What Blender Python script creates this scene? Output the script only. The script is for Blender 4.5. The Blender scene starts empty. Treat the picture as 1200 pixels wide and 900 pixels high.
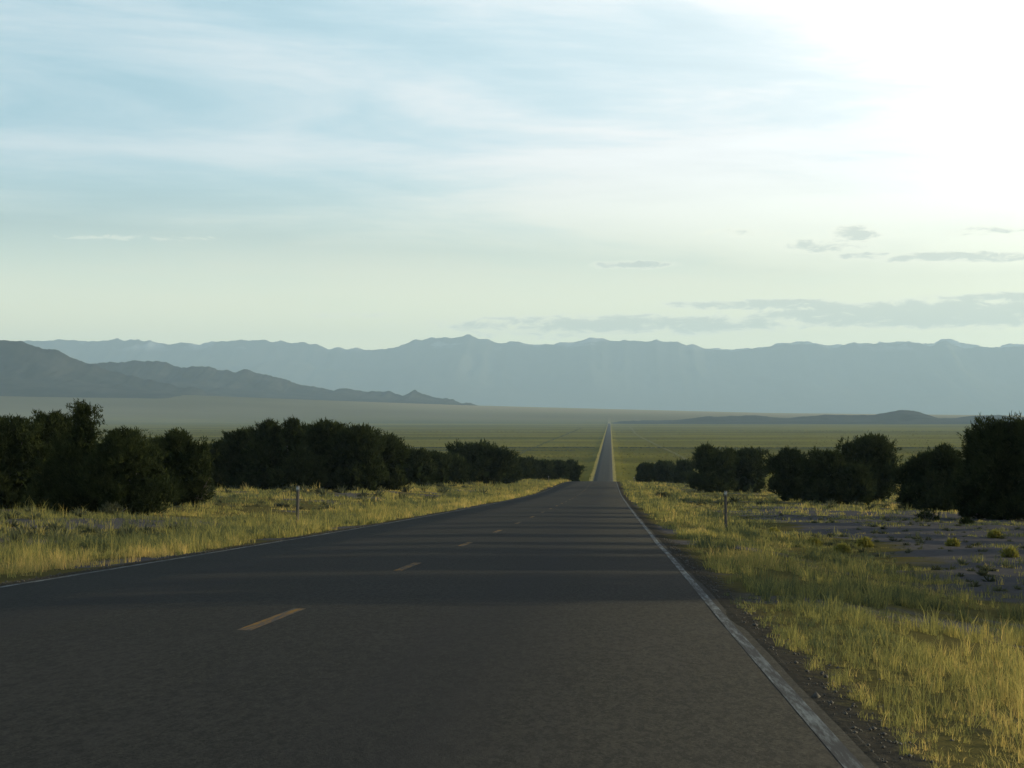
import bpy, math
import numpy as np
from mathutils import Vector, Matrix

R = math.radians
scn = bpy.context.scene
COL = scn.collection

# ------------------------------------------------------------------ camera
F = 2450.0            # focal length in photograph pixels (1200 wide)
VX, HY = 715.0, 488.0  # where straight ahead and the level horizon meet the picture
EYE = 1.15
cam_d = bpy.data.cameras.new("camera"); cam = bpy.data.objects.new("camera", cam_d); COL.objects.link(cam)
cam_d.sensor_width = 36.0; cam_d.lens = 36.0 * F / 1200.0
cam_d.clip_start = 0.1; cam_d.clip_end = 90000.0
cam.location = (0, 0, EYE)
cam.rotation_euler = (R(90) + math.atan2(HY - 450, F), 0, math.atan2(VX - 600, F))
scn.camera = cam

# ------------------------------------------------------------------ light
SUN_AZ, SUN_EL = 70.0, 9.0      # degrees to the right of the road, above the horizon
sdir = Vector((math.sin(R(SUN_AZ)) * math.cos(R(SUN_EL)), math.cos(R(SUN_AZ)) * math.cos(R(SUN_EL)), math.sin(R(SUN_EL))))
sun_d = bpy.data.lights.new("sun", 'SUN'); sun = bpy.data.objects.new("sun", sun_d); COL.objects.link(sun)
sun_d.energy = 5.0; sun_d.angle = R(0.55); sun_d.color = (1.0, 0.85, 0.50)
sun.rotation_euler = sdir.to_track_quat('Z', 'Y').to_euler()
sun.location = (300, 120, 80)

class NT:
    """small node helper"""
    def __init__(s, tree): s.t = tree; s.n = tree.nodes; s.l = tree.links
    def node(s, typ, **kw):
        n = s.n.new(typ)
        for k, v in kw.items(): setattr(n, k, v)
        return n
    def put(s, sock, v):
        if isinstance(v, bpy.types.NodeSocket): s.l.new(v, sock)
        else: sock.default_value = v
    def math(s, op, a, b=None, c=None, clamp=False):
        n = s.node('ShaderNodeMath', operation=op); n.use_clamp = clamp
        s.put(n.inputs[0], a)
        if b is not None: s.put(n.inputs[1], b)
        if c is not None: s.put(n.inputs[2], c)
        return n.outputs[0]
    def ss(s, v, a, b, lo=0.0, hi=1.0):
        n = s.node('ShaderNodeMapRange', interpolation_type='SMOOTHSTEP')
        s.put(n.inputs[0], v); s.put(n.inputs[1], a); s.put(n.inputs[2], b); s.put(n.inputs[3], lo); s.put(n.inputs[4], hi)
        return n.outputs[0]
    def mix(s, f, a, b, mode='MIX'):
        n = s.node('ShaderNodeMix', data_type='RGBA', blend_type=mode)
        s.put(n.inputs[0], f)
        for k, v in ((6, a), (7, b)):
            if isinstance(v, (tuple, list)) and len(v) == 3: v = (*v, 1)
            s.put(n.inputs[k], v)
        return n.outputs[2]
    def vec(s, x, y, z):
        n = s.node('ShaderNodeCombineXYZ'); s.put(n.inputs[0], x); s.put(n.inputs[1], y); s.put(n.inputs[2], z); return n.outputs[0]
    def noise(s, vec, scale=1.0, detail=3.0, rough=0.5, dist=0.0):
        n = s.node('ShaderNodeTexNoise'); s.put(n.inputs['Vector'], vec); s.put(n.inputs['Scale'], scale)
        s.put(n.inputs['Detail'], detail); s.put(n.inputs['Roughness'], rough); s.put(n.inputs['Distortion'], dist)
        return n.outputs[0]
    def vscale(s, v, k):
        n = s.node('ShaderNodeVectorMath', operation='MULTIPLY'); s.put(n.inputs[0], v); s.put(n.inputs[1], k); return n.outputs[0]

# ------------------------------------------------------------------ sky
world = bpy.data.worlds.new("World"); scn.world = world; world.use_nodes = True
W = NT(world.node_tree); W.n.clear()
sky = W.node('ShaderNodeTexSky', sky_type='NISHITA')
sky.sun_disc = False; sky.sun_elevation = R(SUN_EL); sky.sun_rotation = R(SUN_AZ)
sky.altitude = 1800; sky.air_density = 1.0; sky.dust_density = 1.5; sky.ozone_density = 1.5
tc = W.node('ShaderNodeTexCoord'); sep = W.node('ShaderNodeSeparateXYZ'); W.l.new(tc.outputs['Generated'], sep.inputs[0])
dx, dy, dz = sep.outputs
az = W.math('MULTIPLY', W.math('ARCTAN2', dx, dy), 180 / math.pi)
el = W.math('MULTIPLY', W.math('ARCSINE', dz), 180 / math.pi)
dot = W.node('ShaderNodeVectorMath', operation='DOT_PRODUCT'); W.l.new(tc.outputs['Generated'], dot.inputs[0]); dot.inputs[1].default_value = sdir
sang = W.math('MULTIPLY', W.math('ARCCOSINE', dot.outputs['Value']), 180 / math.pi)
SKY_K = 0.08
base = W.vscale(sky.outputs[0], (SKY_K, SKY_K, SKY_K))
# high thin cloud sheet: a layer at a fixed height, thickening on the sunward side of the sky
zc = W.math('MAXIMUM', dz, 0.0)
inv = W.math('DIVIDE', 1.0, W.math('ADD', zc, 0.06))
pl = W.vec(W.math('MULTIPLY', W.math('MULTIPLY', dx, inv), 0.9), W.math('MULTIPLY', W.math('MULTIPLY', dy, inv), 1.1), 3.7)
n1 = W.noise(pl, 0.6, 7, 0.62, 0.5)
n2 = W.noise(W.vec(W.math('MULTIPLY', az, 0.085), W.math('ADD', W.math('MULTIPLY', el, 0.55), W.math('MULTIPLY', az, 0.03)), 1.3), 1.0, 9, 0.60, 0.35)
cov = W.math('ADD', W.math('MULTIPLY', n1, 0.4), W.math('MULTIPLY', n2, 0.6))
near_sun = W.ss(sang, 88.0, 40.0)
slant = W.ss(el, 32.0, 11.0, 0.15, 1.0)          # seen edge-on towards the horizon, the sheet is thicker
veil = W.math('ADD', W.ss(cov, 0.30, 0.70, 0.42, 0.68), W.math('MULTIPLY', near_sun, 0.70), clamp=True)
veil = W.math('MULTIPLY', W.math('MULTIPLY', veil, slant), W.ss(el, 0.3, 7.0, 0.35, 1.0))
vb = W.math('ADD', W.math('ADD', 0.93, W.math('MULTIPLY', near_sun, 0.13)), W.ss(sang, 67.0, 46.0, 0.0, 0.36))
warm = W.ss(el, 7.5, 1.5)                        # light that has come low through the air is yellow
thick = W.math('ADD', W.ss(cov, 0.40, 0.62, 0.0, 0.60), W.math('MULTIPLY', near_sun, 1.5), clamp=True)
veil_col = W.mix(warm, W.mix(thick, (0.58, 0.92, 1.06), (1.04, 1.05, 1.05)), (1.44, 1.38, 0.88))
vbv = W.vec(vb, vb, vb)
vm = W.node('ShaderNodeVectorMath', operation='MULTIPLY'); W.l.new(veil_col, vm.inputs[0]); W.l.new(vbv, vm.inputs[1])
low_glow = W.ss(el, 9.0, 1.0, 0.0, 0.92)
c = W.mix(W.math('MAXIMUM', veil, low_glow), base, vm.outputs[0])
# flat evening clouds low over the range
def cloud_dir(px, py, w, h): return ((px - VX) * 57.2958 / F, (HY - py) * 57.2958 / F, w * 57.2958 / F, h * 57.2958 / F)
CLOUDS = [(745, 311, 62, 6, 1.2), (1000, 277, 34, 12, 1.0), (965, 290, 66, 11, 1.0), (1010, 303, 55, 6, 1.0), (1115, 306, 120, 8, 1.25), (1160, 277, 60, 7, 0.8),
          (868, 275, 45, 6, 0.6), (1090, 370, 270, 20, 1.7), (900, 358, 140, 8, 1.4), (740, 380, 260, 14, 1.35), (1180, 352, 120, 8, 1.3), (560, 386, 70, 8, 0.7),
          (415, 370, 60, 4, 0.8), (160, 282, 80, 3, 0.25), (640, 392, 120, 6, 0.6)]
cn = W.noise(W.vec(W.math('MULTIPLY', az, 1.3), W.math('MULTIPLY', el, 4.2), 4.1), 1.0, 8, 0.68, 0.5)
dens = None
for q in CLOUDS:
    ca, ce, cw, ch = cloud_dir(*q[:4])
    e1 = W.math('POWER', W.math('DIVIDE', W.math('SUBTRACT', az, ca), cw), 2.0)
    e2 = W.math('POWER', W.math('DIVIDE', W.math('SUBTRACT', el, ce), ch), 2.0)
    e = W.math('MULTIPLY', W.math('SUBTRACT', 1.0, W.math('ADD', e1, e2)), q[4])
    dens = e if dens is None else W.math('MAXIMUM', dens, e)
# the same kind of cloud goes on round the horizon beyond the picture
rest = W.noise(W.vec(W.math('MULTIPLY', az, 0.09), W.math('MULTIPLY', el, 0.55), 9.0), 1.0, 3, 0.5)
rmask = W.math('MULTIPLY', W.ss(W.math('ABSOLUTE', az), 16.0, 20.0), W.ss(el, 11.0, 7.0))
rest = W.math('SUBTRACT', W.math('MULTIPLY', W.ss(rest, 0.52, 0.70, -0.6, 1.0), rmask), W.math('MULTIPLY', W.math('SUBTRACT', 1.0, rmask), 2.2))
dens = W.math('MAXIMUM', W.math('MAXIMUM', dens, W.math('SUBTRACT', rest, 0.3)), -2.2)
dd_ = W.math('ADD', dens, W.math('MULTIPLY', W.math('SUBTRACT', cn, 0.50), 4.2))
alpha = W.ss(dd_, -0.1, 1.1, 0.0, 0.68)
cl_col = W.mix(W.ss(dd_, 0.35, 1.25), (1.14, 1.10, 0.90), (0.57, 0.61, 0.54))
c = W.mix(alpha, c, cl_col)
bg = W.node('ShaderNodeBackground'); wo = W.node('ShaderNodeOutputWorld')
W.l.new(c, bg.inputs[0]); bg.inputs[1].default_value = 1.0; W.l.new(bg.outputs[0], wo.inputs[0])

vs = scn.view_settings
vs.view_transform = 'Standard'; vs.look = 'None'; vs.exposure = 0.32; vs.gamma = 1.0

# ------------------------------------------------------------------ helpers
rng = np.random.default_rng(11)

def hash2(ix, iy, seed):
    h = (ix.astype(np.int64) * 374761393 + iy.astype(np.int64) * 668265263 + seed * 974711) & 0xffffffff
    h = ((h ^ (h >> 13)) * 1274126177) & 0xffffffff
    h = (h ^ (h >> 16)) & 0xffffffff
    return h / 4294967295.0

def vnoise(x, y, seed=0):
    x = np.asarray(x, float); y = np.asarray(y, float)
    ix, iy = np.floor(x), np.floor(y); fx, fy = x - ix, y - iy
    fx = fx * fx * (3 - 2 * fx); fy = fy * fy * (3 - 2 * fy)
    a = hash2(ix, iy, seed); b = hash2(ix + 1, iy, seed); c = hash2(ix, iy + 1, seed); d = hash2(ix + 1, iy + 1, seed)
    return (a * (1 - fx) + b * fx) * (1 - fy) + (c * (1 - fx) + d * fx) * fy

def fbm(x, y, seed=0, octs=4, gain=0.5):
    s = 0; a = 1; t = 0
    for k in range(octs):
        s = s + a * vnoise(np.asarray(x) * 2 ** k, np.asarray(y) * 2 ** k, seed + k * 17); t += a; a *= gain
    return s / t

def ridged(x, y, seed=0, octs=4):
    s = 0; a = 1; t = 0
    for k in range(octs):
        s = s + a * (1 - np.abs(2 * vnoise(np.asarray(x) * 2 ** k, np.asarray(y) * 2 ** k, seed + k * 31) - 1)); t += a; a *= 0.5
    return s / t

def smooth(v, a, b):
    t = np.clip((np.asarray(v, float) - a) / (b - a), 0, 1); return t * t * (3 - 2 * t)

class PCHIP:
    def __init__(s, pts):
        p = np.array(pts, float); x, y = p[:, 0], p[:, 1]; h = np.diff(x); dl = np.diff(y) / h
        m = np.zeros_like(y); m[0], m[-1] = dl[0], dl[-1]
        for i in range(1, len(x) - 1):
            if dl[i - 1] * dl[i] > 0:
                w1, w2 = 2 * h[i] + h[i - 1], h[i] + 2 * h[i - 1]
                m[i] = (w1 + w2) / (w1 / dl[i - 1] + w2 / dl[i])
        s.x, s.y, s.m = x, y, m
    def __call__(s, v):
        v = np.clip(np.asarray(v, float), s.x[0], s.x[-1]); i = np.clip(np.searchsorted(s.x, v) - 1, 0, len(s.x) - 2)
        h = s.x[i + 1] - s.x[i]; t = (v - s.x[i]) / h
        return ((2 * t**3 - 3 * t**2 + 1) * s.y[i] + (t**3 - 2 * t**2 + t) * h * s.m[i] + (-2 * t**3 + 3 * t**2) * s.y[i + 1] + (t**3 - t**2) * h * s.m[i + 1])

def mesh_from(name, verts, faces, mat, parent=None, attrs=None, smooth_shade=False):
    """verts (n,3); faces: (m,3) or (m,4) array, or a list of arrays"""
    if isinstance(faces, np.ndarray): faces = [faces]
    verts = np.asarray(verts, np.float32)
    loops = np.concatenate([f.ravel() for f in faces]).astype(np.int32)
    sizes = np.concatenate([np.full(len(f), f.shape[1], np.int32) for f in faces])
    starts = np.concatenate([[0], np.cumsum(sizes)[:-1]]).astype(np.int32)
    me = bpy.data.meshes.new(name)
    me.vertices.add(len(verts)); me.vertices.foreach_set('co', verts.ravel())
    me.loops.add(len(loops)); me.loops.foreach_set('vertex_index', loops)
    me.polygons.add(len(sizes)); me.polygons.foreach_set('loop_start', starts)
    me.update(calc_edges=True)
    if smooth_shade: me.polygons.foreach_set('use_smooth', np.ones(len(sizes), bool))
    for k, v in (attrs or {}).items():
        a = me.attributes.new(k, 'FLOAT', 'POINT'); a.data.foreach_set('value', np.asarray(v, np.float32))
    me.validate()
    if mat is not None: me.materials.append(mat)
    o = bpy.data.objects.new(name, me); COL.objects.link(o)
    if parent is not None: o.parent = parent
    return o

def grid_faces(nx, ny):
    i = np.arange(nx * ny).reshape(ny, nx)
    return np.stack([i[:-1, :-1], i[:-1, 1:], i[1:, 1:], i[1:, :-1]], -1).reshape(-1, 4)

def new_mat(name):
    m = bpy.data.materials.new(name); m.use_nodes = True
    t = NT(m.node_tree); b = t.n['Principled BSDF']
    return m, t, b

def kind(o, k, label=None):
    o['kind'] = k
    if label: o['label'] = label
    return o

def thing(o, label, cat, group=None):
    o['label'] = label; o['category'] = cat
    if group: o['group'] = group
    return o

# ------------------------------------------------------------------ shape of the land
XC = -3.13        # middle of the road; the camera rides in the right lane
HALF = 4.30       # half the pavement
PROF = PCHIP([(-400, 15.5), (-60, 2.03), (0, 0.0), (60, -2.03), (130, -4.23), (215, -6.70), (320, -9.10), (375, -10.45), (430, -12.35),
              (540, -17.1), (650, -21.3), (780, -25.1), (927, -26.95), (1200, -27.4), (2000, -27.5), (5000, -27.3), (7000, -25.4),
              (7600, -24.6), (8300, -28), (11000, -70), (16000, -90), (40000, -90)])
FAN_PX = [-900, -300, 0, 200, 350, 550, 700, 900, 1200, 2000, 3000]
FAN_Y = [440, 449, 456, 462, 468, 475, 479, 484, 487, 486, 480]

def ground(x, d, rough=True):
    x = np.asarray(x, float); d = np.asarray(d, float)
    z = PROF(d)
    u = x - XC; r = u - HALF; l = -u - HALF
    near = 1 - smooth(d, 550, 1000)
    # right of the road: bank down to the sandy flat
    right = -0.05 - 0.05 * smooth(r, 0, 0.5) - 0.50 * smooth(r, 0.6, 4.8) - 0.25 * smooth(r, 8, 30) * (1 - smooth(d, 150, 350))
    left_rise = 0.10 + 0.40 * smooth(d, 90, 180) + 0.5 * smooth(d, 330, 440)
    left = -0.05 - 0.06 * smooth(l, 0, 0.7) - 0.16 * smooth(l, 0.8, 3.0) + (0.2 + left_rise) * smooth(l, 3.5, 14)
    far = -0.15 - 0.75 * smooth(np.maximum(r, l), 0.8, 9)
    off = np.where(u > 0, right, left) * near + far * (1 - near)
    off = np.where((r < 0) & (l < 0), -0.28, off)
    if rough:
        side = smooth(np.maximum(r, l), 1.5, 6)
        off = off + side * ((fbm(x / 9, d / 9, 5) - 0.5) * 0.5 + (fbm(x / 2.1, d / 2.1, 6, 3) - 0.5) * 0.22) * (0.4 + 0.6 * near)
        off = off + smooth(d, 900, 1500) * smooth(np.maximum(r, l), 8, 80) * (fbm(x / 420, d / 260, 8) - 0.5) * 1.6
    z = z + off
    # long gravel fans that climb to the foot of the ranges
    px = VX + F * x / np.maximum(d, 50)
    fz = EYE + d * (HY - np.interp(px, FAN_PX, FAN_Y)) / F
    z = z + (fz - z) * smooth(d, 7700, 9400)
    return z

def axis(pos):
    return np.array(sorted(set(np.round(pos, 4))))

stat = [-250, -160, -100, -70, -50, -40, -30, -22, -16, -10, -5]
stat += list(np.arange(0, 130, 0.8)) + list(np.arange(130, 480, 2.5)) + list(np.arange(480, 1000, 9))
s = 1000.0
while s < 36000: stat.append(s); s *= 1.018
STN = axis(stat)
xs = [XC + HALF * k for k in (-1, 0, 1)]
off = [0.01, 0.35, 0.7, 1.1, 1.6, 2.2, 2.9, 3.7, 4.6, 5.6, 6.7]
off += list(np.arange(7.6, 46, 1.0)) + list(46 * 1.09 ** np.arange(0, 70))
off = [o for o in off if o < 21500] + [21500]
xs += [XC + HALF + o for o in off] + [XC - HALF - o for o in off]
XS = axis(xs)

# ---- terrain material
def terrain_material():
    m, t, b = new_mat("dry_steppe_soil")
    geo = t.node('ShaderNodeNewGeometry'); P = geo.outputs['Position']
    sp = t.node('ShaderNodeSeparateXYZ'); t.l.new(P, sp.inputs[0]); x, y, z = sp.outputs
    u = t.math('ABSOLUTE', t.math('SUBTRACT', x, XC))
    fine = t.noise(P, 6.0, 6, 0.65); mid = t.noise(P, 0.55, 5, 0.6); big = t.noise(P, 0.09, 4, 0.55)
    sand = t.mix(fine, (0.068, 0.064, 0.066), (0.142, 0.133, 0.132))
    grass = t.mix(t.math('MULTIPLY', t.math('ADD', mid, fine), 0.5), (0.050, 0.052, 0.024), (0.17, 0.14, 0.052))
    # bare grey sand flat to the right of the road, rough grass elsewhere
    bare = t.math('MULTIPLY', t.ss(t.math('SUBTRACT', x, XC), 9.5, 13.0), t.ss(y, 170.0, 110.0))
    cover = t.math('ADD', t.ss(big, 0.36, 0.60, 0.25, 0.9), t.math('MULTIPLY', bare, -0.75), clamp=True)
    cover = t.ss(t.math('ADD', t.math('MULTIPLY', mid, 0.8), t.math('SUBTRACT', cover, 0.5)), 0.25, 0.55)
    near = t.mix(cover, sand, grass)
    gravel = t.mix(fine, (0.022, 0.021, 0.018), (0.095, 0.086, 0.07))
    gm = t.ss(t.math('ADD', u, t.math('MULTIPLY', t.noise(P, 3.0, 6, 0.7), 0.9)), HALF + 0.95, HALF + 0.55)
    near = t.mix(gm, near, gravel)
    # the basin: sage and grass in bands that run across the valley
    band = t.noise(t.vec(t.math('MULTIPLY', x, 0.0008), t.math('MULTIPLY', y, 0.0030), 0.0), 1.0, 5, 0.55)
    patch = t.noise(t.vec(t.math('MULTIPLY', x, 0.012), t.math('MULTIPLY', y, 0.012), 2.0), 1.0, 5, 0.65)
    speck = t.noise(P, 0.16, 4, 0.7)
    bas = t.mix(t.ss(band, 0.36, 0.62), (0.085, 0.080, 0.008), (0.205, 0.178, 0.022))
    bas = t.mix(t.ss(patch, 0.40, 0.66, 0.0, 0.5), bas, (0.090, 0.100, 0.030))
    bas = t.mix(t.ss(speck, 0.45, 0.70, 0.0, 0.45), bas, (0.22, 0.19, 0.045))
    verge = t.math('MULTIPLY', t.ss(u, HALF + 1.9, HALF + 0.9), 1.0)
    bas = t.mix(verge, bas, (0.30, 0.26, 0.12))
    col = t.mix(t.ss(y, 420.0, 800.0), near, bas)
    # pale gravel fans and playa far off
    pband = t.noise(t.vec(t.math('MULTIPLY', x, 0.0004), t.math('MULTIPLY', y, 0.0007), 3.0), 1.0, 4, 0.5)
    playa = t.mix(t.ss(pband, 0.35, 0.65), (0.13, 0.115, 0.055), (0.22, 0.185, 0.10))
    playa = t.mix(t.math('MULTIPLY', t.ss(y, 8500.0, 9300.0), t.ss(x, -1500.0, -300.0)), playa, (0.36, 0.31, 0.20))
    col = t.mix(t.ss(y, 7600.0, 8600.0), col, playa)
    t.l.new(col, b.inputs['Base Color']); b.inputs['Roughness'].default_value = 1.0; b.inputs['Specular IOR Level'].default_value = 0.0
    bmp = t.node('ShaderNodeBump'); bmp.inputs['Strength'].default_value = 0.6; bmp.inputs['Distance'].default_value = 0.05
    t.l.new(t.noise(P, 9.0, 5, 0.7), bmp.inputs['Height']); t.l.new(bmp.outputs[0], b.inputs['Normal'])
    return m

gx, gy = np.meshgrid(XS, STN)
gz = ground(gx, gy)
V = np.stack([gx.ravel(), gy.ravel(), gz.ravel()], -1)
kind(mesh_from("ground", V, grid_faces(len(XS), len(STN)), terrain_material(), smooth_shade=True), 'structure')

# ------------------------------------------------------------------ road
def asphalt_material():
    m, t, b = new_mat("asphalt")
    geo = t.node('ShaderNodeNewGeometry'); P = geo.outputs['Position']
    sp = t.node('ShaderNodeSeparateXYZ'); t.l.new(P, sp.inputs[0]); x, y, z = sp.outputs
    agg = t.noise(P, 55.0, 3, 0.75); agg2 = t.noise(P, 16.0, 4, 0.7)
    streak = t.noise(t.vec(t.math('MULTIPLY', x, 2.6), t.math('MULTIPLY', y, 0.05), 0), 1.0, 5, 0.65)
    blot = t.noise(t.vscale(P, (0.5, 0.22, 1)), 1.0, 6, 0.65)
    grit = t.noise(t.vscale(P, (23, 6, 1)), 1.0, 5, 0.8)
    c = t.mix(t.ss(agg, 0.30, 0.72), (0.008, 0.0083, 0.0075), (0.056, 0.054, 0.045))
    c = t.mix(t.ss(agg2, 0.55, 0.75, 0, 0.5), c, (0.062, 0.059, 0.049))
    c = t.mix(t.ss(streak, 0.42, 0.66, 0.0, 0.45), c, (0.030, 0.029, 0.028))
    c = t.mix(t.ss(blot, 0.42, 0.62, 0.0, 0.55), c, (0.038, 0.036, 0.032))
    c = t.mix(t.ss(grit, 0.40, 0.62, 0.0, 0.7), c, (0.010, 0.0105, 0.0095))
    # worn, oil-darkened lane centres
    for lane in (-1, 1):
        g = t.math('ABSOLUTE', t.math('SUBTRACT', x, XC + lane * 2.05))
        c = t.mix(t.math('MULTIPLY', t.ss(g, 0.75, 0.1), t.ss(streak, 0.25, 0.7, 0.15, 0.6)), c, (0.024, 0.023, 0.023))
    # thin transverse cracks sealed with tar
    wob = t.math('ADD', y, t.math('MULTIPLY', t.noise(t.vec(t.math('MULTIPLY', x, 0.8), t.math('MULTIPLY', y, 0.15), 5), 1.0, 4, 0.6), 1.6))
    fr = t.math('ABSOLUTE', t.math('SUBTRACT', t.math('FRACT', t.math('DIVIDE', wob, 8.7)), 0.5))
    c = t.mix(t.ss(fr, 0.0040, 0.0020, 0.0, 0.25), c, (0.016, 0.016, 0.016))
    t.l.new(c, b.inputs['Base Color'])
    b.inputs['Roughness'].default_value = 0.92; b.inputs['Specular IOR Level'].default_value = 0.07
    bmp = t.node('ShaderNodeBump'); bmp.inputs['Strength'].default_value = 0.7; bmp.inputs['Distance'].default_value = 0.006
    t.l.new(agg, bmp.inputs['Height']); t.l.new(bmp.outputs[0], b.inputs['Normal'])
    return m

def paint_material(name, col, wear):
    m, t, b = new_mat(name)
    geo = t.node('ShaderNodeNewGeometry'); P = geo.outputs['Position']
    n = t.noise(t.vscale(P, (22, 1.3, 1)), 1.0, 6, 0.75); n2 = t.noise(P, 0.6, 4, 0.6)
    w = t.ss(t.math('ADD', t.math('MULTIPLY', n, 0.75), t.math('MULTIPLY', n2, 0.25)), 0.36 + wear, 0.58 + wear)
    c = t.mix(w, col, (0.065, 0.062, 0.058))
    t.l.new(c, b.inputs['Base Color']); b.inputs['Roughness'].default_value = 0.85; b.inputs['Specular IOR Level'].default_value = 0.06
    return m

RST = STN[(STN >= -40) & (STN <= 8200)]
def road_z(u, d):   # slight camber
    return PROF(d) - 0.012 * np.abs(u)
asph = asphalt_material()
us = np.array([-HALF - 0.10, -HALF, -HALF / 2, 0, HALF / 2, HALF, HALF + 0.10])
drop = np.array([-0.22, 0, 0, 0, 0, 0, -0.22])
uu, dd = np.meshgrid(us, RST)
zz = road_z(uu, dd) + drop[None, :]
rag = (fbm(RST * 0.9, RST * 0, 55, 3) - .5) * .22 - .02       # crumbled pavement edges
uu[:, 5] += rag; uu[:, 6] += rag
ragl = (fbm(RST * 0.9, RST * 0 + 9, 56, 3) - .5) * .22
uu[:, 0] += ragl; uu[:, 1] += ragl
road = kind(mesh_from("road", np.stack([(uu + XC).ravel(), dd.ravel(), zz.ravel()], -1), grid_faces(len(us), len(RST)), asph), 'structure')

def strip(name, u0, u1, d0, d1, mat, lift, wob=0.0):
    lift = 0.0015
    st = np.array([d0] + [q for q in RST if d0 < q < d1] + [d1])
    a, bq = np.meshgrid([u0, u1], st)
    w = (vnoise(st * 0.11, st * 0, 77) - 0.5)[:, None] * wob
    a = a + w
    z = road_z(a, bq) + lift + bq * 1e-5
    return mesh_from(name, np.stack([(a + XC).ravel(), bq.ravel(), z.ravel()], -1), grid_faces(2, len(st)), mat, parent=road)

white = paint_material("worn_white_paint", (0.22, 0.24, 0.235), -0.01)
yellow = paint_material("worn_yellow_paint", (0.25, 0.125, 0.010), 0.0)
for sgn, lab in ((1, "white edge line on the right of the road"), (-1, "white edge line on the left of the road")):
    e = strip("edge_line", sgn * 4.17 - 0.045, sgn * 4.17 + 0.045, -30, 2200, white, 0.005, 0.03); e['label'] = lab
k = 0
while 4.5 + 12.2 * k < 1250:
    s0 = 4.55 + 12.2 * k; k += 1
    if 440 < s0 < 900: continue
    strip("centre_dash", 0.12, 0.24, s0, s0 + 3.05, yellow, 0.005)

# ------------------------------------------------------------------ mountain ranges
def rock_material(name, lo, hi, snow=0.0, zs=(600, 900)):
    m, t, b = new_mat(name)
    geo = t.node('ShaderNodeNewGeometry'); P = geo.outputs['Position']
    sp = t.node('ShaderNodeSeparateXYZ'); t.l.new(P, sp.inputs[0])
    n = t.noise(P, 0.004, 7, 0.65); n2 = t.noise(P, 0.0011, 5, 0.6)
    c = t.mix(t.ss(n, 0.35, 0.65), lo, hi)
    if snow:
        k = t.math('MULTIPLY', t.ss(sp.outputs[2], zs[0], zs[1]), t.ss(n2, 0.50, 0.62, 0, snow))
        c = t.mix(k, c, (0.75, 0.76, 0.78))
    t.l.new(c, b.inputs['Base Color']); b.inputs['Roughness'].default_value = 1.0; b.inputs['Specular IOR Level'].default_value = 0.0
    return m

def mountain_range(name, sky_pts, D, front, back, base_fn, mat, nx, ny, spur, seed, tilt=0.0, rough=0.02, label=None, depth=1.1):
    """ridge traced along the skyline, standing at distance D, with spurs running down to its foot"""
    p = np.array(sky_pts, float)
    px = np.linspace(p[0, 0], p[-1, 0], nx)
    yy = np.interp(px, p[:, 0], p[:, 1])
    t = np.concatenate([-np.linspace(1, 0, ny) ** 1.3, np.linspace(0, 1, ny // 3)[1:] ** 1.2])   # -1 foot in front, 0 crest, 1 back foot
    x0 = (px - VX) / F * D
    X, T = np.meshgrid(x0, t)
    Yd = D + np.where(T < 0, T * front, T * back) + tilt * X
    jag = (fbm(X / (spur * 0.5), X * 0 + seed, seed, 5) - 0.5)
    H = EYE + D * (HY - yy) / F
    H = H[None, :] + (fbm(x0 / (spur * 0.30), x0 * 0, seed + 3, 5, 0.62) - 0.5)[None, :] * D * rough * 0.055 + (ridged(x0 / (D * 0.009), x0 * 0 + 3, seed + 5, 3) - 0.5)[None, :] * D * rough * 0.045
    B = base_fn(X, Yd)
    a = np.abs(T)
    wx = (fbm(X / spur, T * 2 + seed, seed + 60, 3) - .5)
    rid = ridged(X / spur + 0.5 * T + 0.7 * wx, T * 1.3 + seed + wx, seed + 9, 6)
    prof = np.clip(1 - a, 0, 1) ** (1.15)
    prof = prof * (1 - depth * np.sin(np.pi * np.clip(a, 0, 1) ** 0.8) * (1 - rid))
    Z = B - 12 * (a > 0.985) + (H - B) * prof
    persp = Yd / D
    Xp = X * np.where(T < 0, 1 + 0 * persp, 1)
    return kind(mesh_from(name, np.stack([Xp.ravel(), Yd.ravel(), Z.ravel()], -1), grid_faces(nx, len(t)), mat, smooth_shade=False), 'structure', label)

far_sky = [(-700, 430), (-500, 415), (-300, 408), (-150, 402), (0, 399), (25, 398), (60, 399), (100, 397), (150, 396), (175, 399), (200, 402), (235, 401), (260, 401), (285, 399), (310, 398), (330, 401), (345, 400), (362, 403),
           (380, 406), (410, 407), (440, 410), (465, 406), (490, 400), (515, 397), (535, 394), (548, 393), (565, 397), (590, 402), (615, 404), (640, 404), (670, 402), (690, 398), (705, 397), (725, 400), (760, 399), (785, 400),
           (805, 403), (835, 409), (860, 410), (880, 409), (920, 406), (940, 404), (955, 403), (970, 406), (985, 404), (1000, 402), (1020, 405), (1045, 404), (1062, 403), (1085, 406), (1098, 402), (1106, 400), (1115, 404), (1128, 409),
           (1145, 406), (1160, 410), (1180, 407), (1200, 407), (1250, 402), (1330, 408), (1450, 404), (1600, 410), (1800, 404), (2000, 415)]
gfun = lambda X, Y: ground(X, Y, False) - 4
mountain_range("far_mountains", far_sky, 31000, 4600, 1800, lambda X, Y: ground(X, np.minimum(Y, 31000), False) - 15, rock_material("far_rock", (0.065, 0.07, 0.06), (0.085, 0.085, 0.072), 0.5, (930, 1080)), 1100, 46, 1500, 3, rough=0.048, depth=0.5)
snow_sky = [(700, 440), (790, 418), (830, 411), (870, 408.5), (900, 406), (935, 402.5), (955, 404.5), (990, 408), (1030, 402.5), (1055, 401), (1072, 404), (1095, 401), (1107, 398), (1120, 402), (1150, 408.5), (1185, 405), (1220, 410), (1300, 404), (1380, 412), (1500, 440)]
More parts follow.
